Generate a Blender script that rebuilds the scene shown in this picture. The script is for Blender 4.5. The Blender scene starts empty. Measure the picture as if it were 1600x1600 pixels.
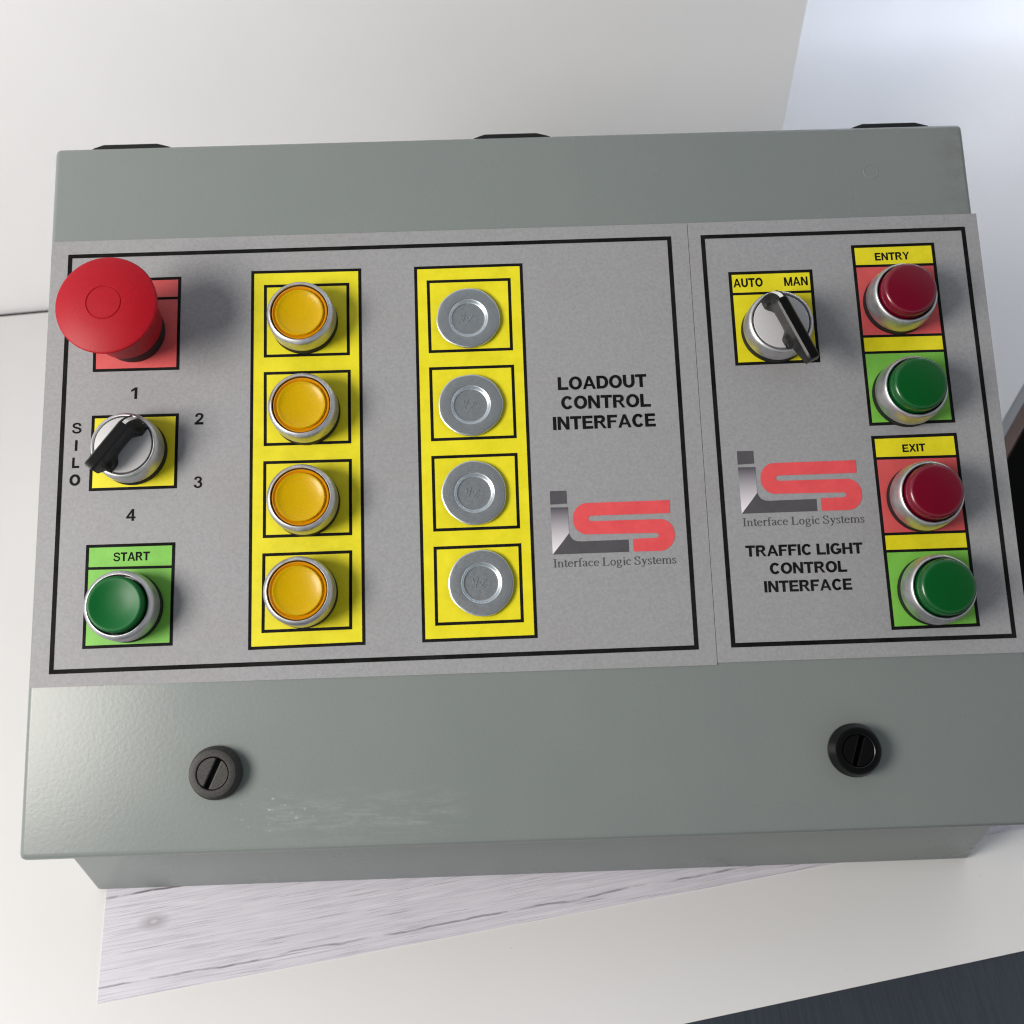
import bpy, bmesh, math, random
from math import sin, cos, pi, radians, sqrt
from mathutils import Vector, Matrix
from mathutils.geometry import delaunay_2d_cdt

# ------------------------------------------------------------------ scene, camera, light
random.seed(7)
scene = bpy.context.scene
C = scene.collection
S = 0.00115                      # metres per drawing unit (one unit is a little over a millimetre)
SLOPE = radians(31.06)           # slope of the console's lid
ZOFF = 135.813                   # height of the lid plane above the table at lid y = 0
RX = Matrix.Rotation(SLOPE, 4, 'X')

def lid_to_world(x, y, z=0.0):
    v = RX @ Vector((x, y, z))
    return Vector((v.x, v.y, v.z + ZOFF))

cam_data = bpy.data.cameras.new('camera')
cam = bpy.data.objects.new('camera', cam_data)
C.objects.link(cam)
Rw = Matrix(((0.99943, -0.03116, -0.01295), (-0.0319, -0.74761, -0.66337), (0.01098, 0.66341, -0.74818)))
cam_m = Matrix((Rw[0], -Rw[1], -Rw[2])).transposed().to_4x4()
cam_m.translation = Vector((-9.3496, -262.6539, 418.2317)) * S
cam.matrix_world = cam_m
cam_data.sensor_width = 36.0
cam_data.lens = 36.0 * 1600.075 / 1600.0
cam_data.clip_start = 0.01
cam_data.clip_end = 50
cam_data.dof.use_dof = True
cam_data.dof.focus_distance = 400 * S
cam_data.dof.aperture_fstop = 13.0
scene.camera = cam

world = bpy.data.worlds.new('World')
scene.world = world
world.use_nodes = True
bg = world.node_tree.nodes['Background']
bg.inputs[0].default_value = (0.90, 0.94, 1.0, 1)
# an ordinary room all round, darker on the side where the photographer stands
wn = world.node_tree
wtc = wn.nodes.new('ShaderNodeTexCoord')
wdot = wn.nodes.new('ShaderNodeVectorMath'); wdot.operation = 'DOT_PRODUCT'
wdot.inputs[1].default_value = (0.1, -0.57, 0.82)
wmap = wn.nodes.new('ShaderNodeMapRange'); wmap.interpolation_type = 'SMOOTHSTEP'
for k_, v_ in (('From Min', 0.60), ('From Max', 0.93), ('To Min', 0.62), ('To Max', 0.07)):
    wmap.inputs[k_].default_value = v_
wn.links.new(wtc.outputs['Generated'], wdot.inputs[0])
wn.links.new(wdot.outputs['Value'], wmap.inputs['Value'])
wsep = wn.nodes.new('ShaderNodeSeparateXYZ')
wside = wn.nodes.new('ShaderNodeMapRange')               # the lit part of the room lies to the left
for k_, v_ in (('From Min', -1.0), ('From Max', 1.0), ('To Min', 1.3), ('To Max', 0.80)):
    wside.inputs[k_].default_value = v_
wmul = wn.nodes.new('ShaderNodeMath'); wmul.operation = 'MULTIPLY'
wn.links.new(wtc.outputs['Generated'], wsep.inputs[0])
wn.links.new(wsep.outputs[0], wside.inputs['Value'])
wn.links.new(wmap.outputs['Result'], wmul.inputs[0])
wn.links.new(wside.outputs['Result'], wmul.inputs[1])
wn.links.new(wmul.outputs[0], bg.inputs[1])

def area_light(name, pos, target, size, power, colour, size_y=None):
    d = bpy.data.lights.new(name, 'AREA')
    d.shape = 'RECTANGLE' if size_y else 'DISK'
    d.size = size * S
    if size_y:
        d.size_y = size_y * S
    d.energy = power
    d.color = colour
    o = bpy.data.objects.new(name, d)
    C.objects.link(o)
    o.location = Vector(pos) * S
    o.rotation_euler = (Vector(target) - Vector(pos)).to_track_quat('-Z', 'Y').to_euler()
    return o

key_pos = lid_to_world(-660, -95, 580)
area_light('key_lamp', key_pos, key_pos + Vector((1000, 260, -60)), 430, 12.8, (1.0, 0.945, 0.88))
win = area_light('window_light', (900, -100, 900), (480, 600, 380), 420, 2.0, (0.80, 0.86, 1.0))
win.data.spread = radians(38)

scene.view_settings.view_transform = 'Standard'
scene.view_settings.look = 'None'
scene.view_settings.exposure = 0.0
scene.view_settings.gamma = 1.0
scene.view_settings.use_curve_mapping = False
scene.render.film_transparent = False
scene.cycles.use_denoising = True
scene.cycles.max_bounces = 10
scene.cycles.filter_width = 1.15
scene.cycles.caustics_reflective = False

# ------------------------------------------------------------------ materials
def lin(r, g, b):
    f = lambda c: (c / 255 / 12.92) if c / 255 <= 0.04045 else ((c / 255 + 0.055) / 1.055) ** 2.4
    return (f(r), f(g), f(b), 1)

def mat(name, colour, rough=0.5, metal=0.0, **kw):
    m = bpy.data.materials.new(name)
    m.use_nodes = True
    p = m.node_tree.nodes['Principled BSDF']
    p.inputs['Base Color'].default_value = colour
    p.inputs['Roughness'].default_value = rough
    p.inputs['Metallic'].default_value = metal
    for k, v in kw.items():
        p.inputs[k.replace('_', ' ')].default_value = v
    return m

class NT:
    """small helper around a material's node tree"""
    def __init__(self, m):
        self.t = m.node_tree
        self.p = self.t.nodes['Principled BSDF']
        self.tc = self.t.nodes.new('ShaderNodeTexCoord')
    def new(self, kind, **props):
        n = self.t.nodes.new(kind)
        for k, v in props.items():
            setattr(n, k, v)
        return n
    def link(self, a, b):
        self.t.links.new(a, b)
    def coords(self, scale=(1, 1, 1), rot=(0, 0, 0), loc=(0, 0, 0)):
        n = self.new('ShaderNodeMapping')
        n.inputs['Scale'].default_value = scale
        n.inputs['Rotation'].default_value = rot
        n.inputs['Location'].default_value = loc
        self.link(self.tc.outputs['Object'], n.inputs['Vector'])
        return n.outputs['Vector']
    def noise(self, vec, scale, detail=3, rough=0.5, dist=0.0):
        n = self.new('ShaderNodeTexNoise')
        n.inputs['Scale'].default_value = scale
        n.inputs['Detail'].default_value = detail
        n.inputs['Roughness'].default_value = rough
        n.inputs['Distortion'].default_value = dist
        self.link(vec, n.inputs['Vector'])
        return n.outputs['Fac']
    def ramp(self, fac, a, b, va=0.0, vb=1.0):
        n = self.new('ShaderNodeMapRange')
        n.inputs['From Min'].default_value = a
        n.inputs['From Max'].default_value = b
        n.inputs['To Min'].default_value = va
        n.inputs['To Max'].default_value = vb
        self.link(fac, n.inputs['Value'])
        return n.outputs['Result']
    def math(self, op, a, b=None):
        n = self.new('ShaderNodeMath', operation=op)
        for i, v in enumerate((a, b)):
            if v is None:
                continue
            if isinstance(v, (int, float)):
                n.inputs[i].default_value = v
            else:
                self.link(v, n.inputs[i])
        return n.outputs[0]
    def mix(self, fac, a, b):
        n = self.new('ShaderNodeMix', data_type='RGBA')
        for sock, v in ((n.inputs[0], fac), (n.inputs[6], a), (n.inputs[7], b)):
            if isinstance(v, (int, float)):
                sock.default_value = v
            elif isinstance(v, tuple):
                sock.default_value = v
            else:
                self.link(v, sock)
        return n.outputs[2]
    def bump(self, height, strength, distance):
        n = self.new('ShaderNodeBump')
        n.inputs['Strength'].default_value = strength
        n.inputs['Distance'].default_value = distance
        self.link(height, n.inputs['Height'])
        self.link(n.outputs[0], self.p.inputs['Normal'])
    def base(self, col):
        self.link(col, self.p.inputs['Base Color'])
    def rough(self, r):
        self.link(r, self.p.inputs['Roughness'])

U = 1.0 / S                      # texture scales below are given per drawing unit

def box_mask(nt, x0, x1, y0, y1, soft):
    """1 inside a soft-edged rectangle of the object's own xy plane"""
    sx = nt.new('ShaderNodeSeparateXYZ')
    nt.link(nt.tc.outputs['Object'], sx.inputs[0])
    r = None
    for out, lo, hi in ((sx.outputs[0], x0, x1), (sx.outputs[1], y0, y1)):
        a = nt.ramp(out, (lo - soft) * S, (lo + soft) * S)
        b = nt.ramp(out, (hi - soft) * S, (hi + soft) * S, 1.0, 0.0)
        c = nt.math('MULTIPLY', a, b)
        r = c if r is None else nt.math('MULTIPLY', r, c)
    return r

def paint_material(scuffed):
    m = mat('grey_enamel', lin(129, 135, 131), 0.36)
    n = NT(m)
    v = n.coords()
    blot = n.noise(v, 0.012 * U, 4, 0.6)
    grain = n.noise(v, 1.6 * U, 2)
    col = n.mix(n.ramp(blot, 0.3, 0.7), lin(122, 129, 127), lin(127, 133, 130))
    col = n.mix(n.ramp(grain, 0.3, 0.7, 0.0, 0.16), col, lin(145, 153, 153))
    if scuffed:
        # pale rub marks near the lid's lower edge
        v2 = n.coords(scale=(1, 4.5, 1), rot=(0, 0, radians(-4)))
        wisps = n.noise(v2, 0.085 * U, 8, 0.72, 0.4)
        thin = n.noise(n.coords(scale=(1, 7, 1), rot=(0, 0, radians(-8))), 0.35 * U, 3)
        mk = box_mask(n, -96, -28, -122, -112, 6)
        s = n.math('MULTIPLY', mk, n.math('MULTIPLY', n.ramp(wisps, 0.46, 0.70), n.ramp(thin, 0.35, 0.7, 0.35, 1.0)))
        col = n.mix(n.math('MULTIPLY', s, 0.42), col, lin(196, 198, 192))
        mk2 = box_mask(n, -108, -78, -120, -108, 5)
        spots = n.noise(n.coords(scale=(1, 2.5, 1), rot=(0, 0, radians(28))), 0.35 * U, 4, 0.6)
        s2 = n.math('MULTIPLY', mk2, n.ramp(spots, 0.64, 0.70))
        col = n.mix(n.math('MULTIPLY', s2, 0.8), col, lin(205, 205, 198))
        # brownish handling dirt at the upper right corner and a few specks
        dirt = n.math('MULTIPLY', box_mask(n, 172, 190, 104, 150, 6), n.ramp(n.noise(v, 0.14 * U, 6, 0.7), 0.42, 0.75))
        col = n.mix(n.math('MULTIPLY', dirt, 0.5), col, lin(96, 90, 88))
        specks = n.ramp(n.noise(n.coords(scale=(1, 1.5, 1)), 0.16 * U, 1), 0.80, 0.83)
        col = n.mix(n.math('MULTIPLY', specks, 0.5), col, lin(165, 165, 158))
    n.base(col)
    peel = n.noise(v, 0.62 * U, 3, 0.5)
    n.bump(peel, 0.17, 0.20 * S)
    n.rough(n.ramp(blot, 0.3, 0.7, 0.25, 0.30))
    n.p.inputs['Specular IOR Level'].default_value = 0.38
    return m

def plate_material():
    m = mat('grey_legend_film', lin(142, 140, 138), 0.58)
    n = NT(m)
    v = n.coords()
    g1 = n.noise(v, 0.75 * U, 3, 0.65)
    g2 = n.noise(v, 2.2 * U, 1)
    smear = n.noise(n.coords(scale=(1, 1.6, 1)), 0.022 * U, 4, 0.6)
    col = n.mix(n.ramp(g1, 0.32, 0.68), lin(142, 143, 146), lin(155, 155, 157))
    col = n.mix(n.ramp(g2, 0.56, 0.72, 0.0, 0.5), col, lin(168, 168, 169))
    col = n.mix(n.ramp(smear, 0.48, 0.75, 0.0, 0.22), col, lin(142, 134, 126))
    n.base(col)
    n.bump(g1, 0.10, 0.15 * S)
    return m

def print_material(name, c, rough=0.45):
    m = mat(name, c, rough)
    n = NT(m)
    v = n.coords()
    wear = n.noise(v, 0.09 * U, 5, 0.65)
    fine = n.noise(v, 0.9 * U, 2)
    d = tuple(x * 0.86 for x in c[:3]) + (1,)
    l = tuple(min(1, x * 1.05 + 0.012) for x in c[:3]) + (1,)
    col = n.mix(n.ramp(wear, 0.3, 0.7), d, l)
    col = n.mix(n.ramp(fine, 0.35, 0.7, 0.0, 0.25), col, l)
    n.base(col)
    return m

def metal_material(name, c, rough, brushed=False):
    m = mat(name, c, rough, 1.0)
    n = NT(m)
    if brushed:
        g = n.noise(n.coords(scale=(1, 14, 1), rot=(0, 0, 0.5)), 0.6 * U, 3, 0.6)
    else:
        g = n.noise(n.coords(), 0.35 * U, 4, 0.6)
    n.rough(n.ramp(g, 0.3, 0.7, rough * 0.9, rough * 1.12))
    d = tuple(x * 0.86 for x in c[:3]) + (1,)
    n.base(n.mix(n.ramp(g, 0.3, 0.7), d, c))
    return m

def plastic_material(name, c, rough, grain=0.08, sss=0.0, coat=0.0):
    m = mat(name, c, rough)
    n = NT(m)
    g = n.noise(n.coords(), 1.3 * U, 2)
    d = tuple(x * (1 - grain) for x in c[:3]) + (1,)
    l = tuple(min(1, x * (1 + grain)) for x in c[:3]) + (1,)
    n.base(n.mix(n.ramp(g, 0.3, 0.7), d, l))
    n.bump(g, 0.06, 0.1 * S)
    if sss:
        n.p.inputs['Subsurface Weight'].default_value = sss
        n.p.inputs['Subsurface Radius'].default_value = (1.0, 0.7, 0.3)
        n.p.inputs['Subsurface Scale'].default_value = 2.5 * S
    if coat:
        n.p.inputs['Coat Weight'].default_value = coat
        n.p.inputs['Coat Roughness'].default_value = 0.06
    return m

M = {}
M['paint_lid'] = paint_material(True)
M['paint'] = paint_material(False)
M['plate'] = plate_material()
M['ink'] = print_material('black_ink', lin(9, 9, 9), 0.6)
M['ink'].node_tree.nodes['Principled BSDF'].inputs['Specular IOR Level'].default_value = 0.06
M['yellow'] = print_material('yellow_print', lin(232, 220, 12))
M['red_print'] = print_material('red_print', lin(212, 84, 84))
M['green_print'] = print_material('green_print', lin(120, 192, 70))
M['logo_grey'] = print_material('logo_grey', lin(78, 76, 80))
M['logo_red'] = print_material('logo_red', lin(228, 80, 84))
M['serif_ink'] = print_material('grey_lettering', lin(72, 71, 72))
M['chrome'] = metal_material('satin_chrome', (0.66, 0.66, 0.67, 1), 0.42)
M['disc'] = metal_material('matte_aluminium', (0.60, 0.595, 0.60, 1), 0.5, True)
M['disc'].node_tree.nodes['Principled BSDF'].inputs['Metallic'].default_value = 0.15
M['zinc'] = metal_material('zinc_plate', (0.72, 0.77, 0.80, 1), 0.36, True)
nz = NT(M['zinc'])
nz.bump(nz.noise(nz.coords(), 0.22 * U, 4, 0.6), 0.30, 0.25 * S)
M['black'] = plastic_material('black_plastic', lin(16, 16, 17), 0.42)
M['gloss_black'] = plastic_material('gloss_black_plastic', lin(8, 8, 9), 0.28)
M['gloss_black'].node_tree.nodes['Principled BSDF'].inputs['Specular IOR Level'].default_value = 0.35
M['rubber'] = plastic_material('black_rubber', lin(10, 10, 10), 0.7)
M['grain_black'] = plastic_material('grained_black_plastic', lin(52, 50, 48), 0.6, 0.45)
M['estop'] = plastic_material('red_stop_plastic', lin(164, 2, 24), 0.50, 0.10)
M['estop'].node_tree.nodes['Principled BSDF'].inputs['Specular IOR Level'].default_value = 0.30
M['red_cap'] = plastic_material('deep_red_lens', lin(108, 0, 30), 0.25, 0.04, 0.15, 0.15)
M['green_cap'] = plastic_material('deep_green_lens', lin(0, 80, 28), 0.25, 0.04, 0.15, 0.15)
M['start_cap'] = plastic_material('green_button_plastic', lin(0, 92, 38), 0.42, 0.05)
M['start_cap'].node_tree.nodes['Principled BSDF'].inputs['Specular IOR Level'].default_value = 0.30
M['white_mark'] = plastic_material('white_mark_plastic', lin(225, 225, 220), 0.4)

def amber_material():
    m = mat('amber_lens', lin(244, 190, 0), 0.30)
    n = NT(m)
    g = n.noise(n.coords(), 1.6 * U, 2, 0.6)
    n.base(n.mix(n.ramp(g, 0.3, 0.7), lin(248, 200, 0), lin(255, 218, 0)))
    n.p.inputs['Transmission Weight'].default_value = 0.52
    n.p.inputs['IOR'].default_value = 1.35
    return m
M['amber'] = amber_material()
M['amber_rim'] = plastic_material('amber_rim_plastic', lin(204, 136, 4), 0.22, 0.05, 0.0, 0.2)

def gradient_material():
    # the logo's stem is printed with a ramp from dark grey to near white
    m = mat('logo_gradient', lin(120, 118, 122), 0.45)
    n = NT(m)
    sx = n.new('ShaderNodeSeparateXYZ')
    n.link(n.tc.outputs['Object'], sx.inputs[0])
    f = n.ramp(sx.outputs[1], -8.5 * S, -24.0 * S)
    n.base(n.mix(f, lin(84, 81, 88), lin(232, 226, 232)))
    return m
M['logo_ramp'] = gradient_material()

def white_material(name, c, rough, flecks=0.0):
    m = mat(name, c, rough)
    n = NT(m)
    v = n.coords()
    a = n.noise(v, 0.006 * U, 4, 0.6)
    b = n.noise(v, 0.8 * U, 2)
    d = tuple(x * 0.955 for x in c[:3]) + (1,)
    col = n.mix(n.ramp(a, 0.3, 0.7), d, c)
    if flecks:
        f = n.ramp(n.noise(n.coords(scale=(1, 2.2, 1), rot=(0, 0, 0.7)), 0.13 * U, 2, 0.5), 0.765, 0.79)
        col = n.mix(n.math('MULTIPLY', f, flecks), col, lin(150, 140, 128))
    n.base(col)
    n.bump(b, 0.05, 0.1 * S)
    return m
M['poster'] = white_material('white_poster_board', (0.775, 0.77, 0.768, 1), 0.5, 0.5)
M['backing'] = white_material('white_foam_board', (0.86, 0.862, 0.868, 1), 0.55)
M['sweep'] = white_material('white_laminate', (0.78, 0.78, 0.78, 1), 0.45)

def dark_table_material():
    m = mat('dark_painted_wood', lin(44, 50, 58), 0.45)
    n = NT(m)
    streak = n.noise(n.coords(scale=(14, 0.7, 1)), 0.05 * U, 6, 0.65)
    crack = n.noise(n.coords(scale=(16, 0.35, 1)), 0.03 * U, 2, 0.5)
    col = n.mix(n.ramp(streak, 0.35, 0.7), lin(42, 49, 58), lin(52, 59, 68))
    col = n.mix(n.ramp(crack, 0.69, 0.72, 0.0, 0.6), col, lin(32, 37, 44))
    n.base(col)
    n.bump(streak, 0.35, 0.5 * S)
    return m
M['dark_table'] = dark_table_material()
M['brown'] = plastic_material('brown_wood_edge', lin(84, 50, 27), 0.5, 0.25)
M['void'] = mat('dark_floor', lin(4, 4, 4), 0.9)
M['void'].node_tree.nodes['Principled BSDF'].inputs['Specular IOR Level'].default_value = 0.1
M['edge_band'] = plastic_material('grey_edge_band', lin(150, 150, 152), 0.5)

def wood_print_material():
    m = mat('wood_print', lin(214, 208, 216), 0.45)
    n = NT(m)
    warp = n.noise(n.coords(), 0.012 * U, 2)
    def streaks(sy, scale, lo, hi, off, detail=4, dist=0.0):
        mp = n.coords(scale=(1, sy * 2.5, 1), loc=(off, off * 2.3, 0))
        return n.ramp(n.noise(mp, scale * U, detail, 0.6, dist), lo, hi)
    broad = streaks(14, 0.020, 0.32, 0.70, 3.1, 5)
    mid = streaks(18, 0.030, 0.50, 0.62, 7.7, 6)
    fine = streaks(24, 0.045, 0.52, 0.60, 1.3, 5)
    line = streaks(26, 0.020, 0.612, 0.635, 11.9, 6)
    gate = n.ramp(n.noise(n.coords(), 0.03 * U, 2), 0.36, 0.56)
    col = n.mix(broad, lin(228, 226, 235), lin(212, 209, 219))
    col = n.mix(n.math('MULTIPLY', mid, 0.36), col, lin(186, 181, 192))
    col = n.mix(n.math('MULTIPLY', n.math('MULTIPLY', fine, gate), 0.55), col, lin(168, 164, 173))
    col = n.mix(n.math('MULTIPLY', line, 0.48), col, lin(138, 133, 143))
    sx = n.new('ShaderNodeSeparateXYZ')
    n.link(n.tc.outputs['Object'], sx.inputs[0])
    wob = n.ramp(n.noise(n.coords(scale=(1, 0.01, 1)), 0.03 * U, 4), 0.2, 0.8, -1.4 * S, 1.4 * S)
    for yy, w, s in ((5.5, 0.55, 0.6), (41.0, 0.6, 0.85)):          # joints between the printed planks
        d = n.math('ABSOLUTE', n.math('SUBTRACT', n.math('ADD', sx.outputs[1], wob), yy * S))
        gap = n.ramp(d, w * 0.4 * S, w * S, s, 0.0)
        brk = n.ramp(n.noise(n.coords(scale=(1, 3, 1)), 0.07 * U, 3), 0.38, 0.55)
        col = n.mix(n.math('MULTIPLY', gap, brk), col, lin(96, 90, 98))
    # one knot
    kx = n.math('SUBTRACT', sx.outputs[0], 20.0 * S)
    ky = n.math('SUBTRACT', sx.outputs[1], 28.0 * S)
    r = n.math('SQRT', n.math('ADD', n.math('MULTIPLY', kx, kx), n.math('MULTIPLY', n.math('MULTIPLY', ky, ky), 3.2)))
    kn = n.ramp(r, 2.0 * S, 7.5 * S, 1.0, 0.0)
    col = n.mix(n.math('MULTIPLY', kn, 0.6), col, lin(150, 143, 150))
    eye = n.ramp(r, 0.7 * S, 2.0 * S, 1.0, 0.0)
    col = n.mix(eye, col, lin(205, 200, 206))
    n.base(col)
    return m
M['wood_print'] = wood_print_material()

# ------------------------------------------------------------------ mesh helpers
def finish(bm, smooth_angle=32):
    bmesh.ops.recalc_face_normals(bm, faces=bm.faces)
    me = bpy.data.meshes.new('mesh')
    bm.to_mesh(me)
    bm.free()
    if smooth_angle:
        me.shade_smooth()
        me.set_sharp_from_angle(angle=radians(smooth_angle))
    return me

def obj(name, bm, materials, parent=None, matrix=None, smooth=32):
    me = bm if isinstance(bm, bpy.types.Mesh) else finish(bm, smooth)
    me.name = name
    for m in (materials if isinstance(materials, (list, tuple)) else [materials]):
        me.materials.append(M[m])
    o = bpy.data.objects.new(name, me)
    C.objects.link(o)
    if parent:
        o.parent = parent
    if matrix is not None:
        o.matrix_local = matrix
    return o

def tag(o, label=None, category=None, group=None, kind=None):
    for k, v in (('label', label), ('category', category), ('group', group), ('kind', kind)):
        if v:
            o[k] = v
    return o

def add_lathe(bm, profile, n=72, wobble=None, mat_index=0):
    rings = []
    for r, z in profile:
        if r < 1e-6:
            rings.append([bm.verts.new((0, 0, z * S))])
        else:
            ring = []
            for i in range(n):
                a = 2 * pi * i / n
                rr = r * (1 + (wobble(a, r, z) if wobble else 0))
                ring.append(bm.verts.new((rr * cos(a) * S, rr * sin(a) * S, z * S)))
            rings.append(ring)
    for A, B in zip(rings, rings[1:]):
        for i in range(n):
            j = (i + 1) % n
            if len(A) == 1 and len(B) == 1:
                continue
            if len(A) == 1:
                f = bm.faces.new((A[0], B[i], B[j]))
            elif len(B) == 1:
                f = bm.faces.new((A[i], A[j], B[0]))
            else:
                f = bm.faces.new((A[i], A[j], B[j], B[i]))
            f.material_index = mat_index
    return bm

def lathe(profile, n=72, wobble=None):
    return add_lathe(bmesh.new(), profile, n, wobble)

def add_prism(bm, pts, z0, z1):
    lo = [bm.verts.new((x * S, y * S, z0 * S)) for x, y in pts]
    hi = [bm.verts.new((x * S, y * S, z1 * S)) for x, y in pts]
    n = len(pts)
    bm.faces.new(lo[::-1])
    bm.faces.new(hi)
    for i in range(n):
        j = (i + 1) % n
        bm.faces.new((lo[i], lo[j], hi[j], hi[i]))
    return bm

def add_box(bm, x0, x1, y0, y1, z0, z1):
    return add_prism(bm, [(x0, y0), (x1, y0), (x1, y1), (x0, y1)], z0, z1)

def bevel(bm, width, segments=2, edges=None):
    bmesh.ops.bevel(bm, geom=edges or list(bm.edges), offset=width * S, offset_type='OFFSET',
                    segments=segments, profile=0.5, affect='EDGES', clamp_overlap=True)
    return bm

def area(poly):
    return sum(a[0] * b[1] - b[0] * a[1] for a, b in zip(poly, poly[1:] + poly[:1]))

def flat_union(polys, z, thickness=0.03):
    """union of overlapping outlines as one thin printed layer with no doubled faces"""
    verts, faces = [], []
    for p in polys:
        p = [tuple(q) for q in p]
        if area(p) < 0:
            p = p[::-1]
        faces.append(list(range(len(verts), len(verts) + len(p))))
        verts += [Vector(q) for q in p]
    v, e, f, ov, oe, of = delaunay_2d_cdt(verts, [], faces, 1, 1e-5)
    bm = bmesh.new()
    bv = [bm.verts.new((q.x * S, q.y * S, z * S)) for q in v]
    for fc, src in zip(f, of):
        if src:
            bm.faces.new([bv[i] for i in fc])
    loose = [q for q in bm.verts if not q.link_faces]
    bmesh.ops.delete(bm, geom=loose, context='VERTS')
    for fc in bm.faces:
        fc.normal_update()
        if fc.normal.z < 0:
            fc.normal_flip()
    me = bpy.data.meshes.new('print')
    bm.to_mesh(me)
    bm.free()
    return me

def inset(quad, w):
    """quad moved inward by w on every side (corners listed in order round it)"""
    q = [Vector(p) for p in quad]
    if area([tuple(p) for p in q]) < 0:
        q = q[::-1]
    out = []
    n = len(q)
    for i in range(n):
        a, b, c = q[i - 1], q[i], q[(i + 1) % n]
        d1, d2 = (b - a).normalized(), (c - b).normalized()
        n1, n2 = Vector((-d1.y, d1.x)), Vector((-d2.y, d2.x))
        k = w / (1 + n1.dot(n2))
        out.append(tuple(b + (n1 + n2) * k))
    return [tuple(p) for p in q], out

def frame_polys(quad, w):
    o, i = inset(quad, w)
    return [[o[k], o[(k + 1) % 4], i[(k + 1) % 4], i[k]] for k in range(4)]

def bar(a, b, w):
    a, b = Vector(a), Vector(b)
    d = (b - a).normalized()
    nrm = Vector((-d.y, d.x)) * w / 2
    return [tuple(a - nrm), tuple(b - nrm), tuple(b + nrm), tuple(a + nrm)]

# ------------------------------------------------------------------ lettering, drawn from strokes (cap height 1)
def curve_pts(pts, n=5):
    P = [Vector(p) for p in pts]
    P = [P[0] * 2 - P[1]] + P + [P[-1] * 2 - P[-2]]
    out = []
    for i in range(1, len(P) - 2):
        for k in range(n):
            t = k / n
            out.append(0.5 * ((2 * P[i]) + (P[i + 1] - P[i - 1]) * t + (2 * P[i - 1] - 5 * P[i] + 4 * P[i + 1] - P[i + 2]) * t * t
                              + (3 * P[i] - P[i - 1] - 3 * P[i + 1] + P[i + 2]) * t ** 3))
    out.append(P[-2])
    return out

def ribbon(pts, wv, wh=None):
    """thick line; wv its width where it runs upright, wh where it runs level"""
    wh = wh or wv
    P = [Vector(p) for p in pts]
    quads, L_, R_ = [], [], []
    for i, p in enumerate(P):
        d = (P[min(i + 1, len(P) - 1)] - P[max(i - 1, 0)]).normalized()
        w = wv * abs(d.y) ** 2 + wh * abs(d.x) ** 2
        nn = Vector((-d.y, d.x)) * w / 2
        L_.append(tuple(p + nn)); R_.append(tuple(p - nn))
    return [[L_[i], L_[i + 1], R_[i + 1], R_[i]] for i in range(len(P) - 1)]

def ell(cx, cy, rx, ry, a0, a1, n=14):
    return [(cx + rx * cos(radians(a0 + (a1 - a0) * i / n)), cy + ry * sin(radians(a0 + (a1 - a0) * i / n))) for i in range(n + 1)]

def rect(x0, x1, y0, y1):
    return [(x0, y0), (x1, y0), (x1, y1), (x0, y1)]

W, H = 0.245, 0.21
def bowl(cx, cy, rx, ry, a0, a1, n=20):
    return ribbon(ell(cx, cy, rx - W / 2, ry - H / 2, a0, a1, n), W, H)

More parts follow.
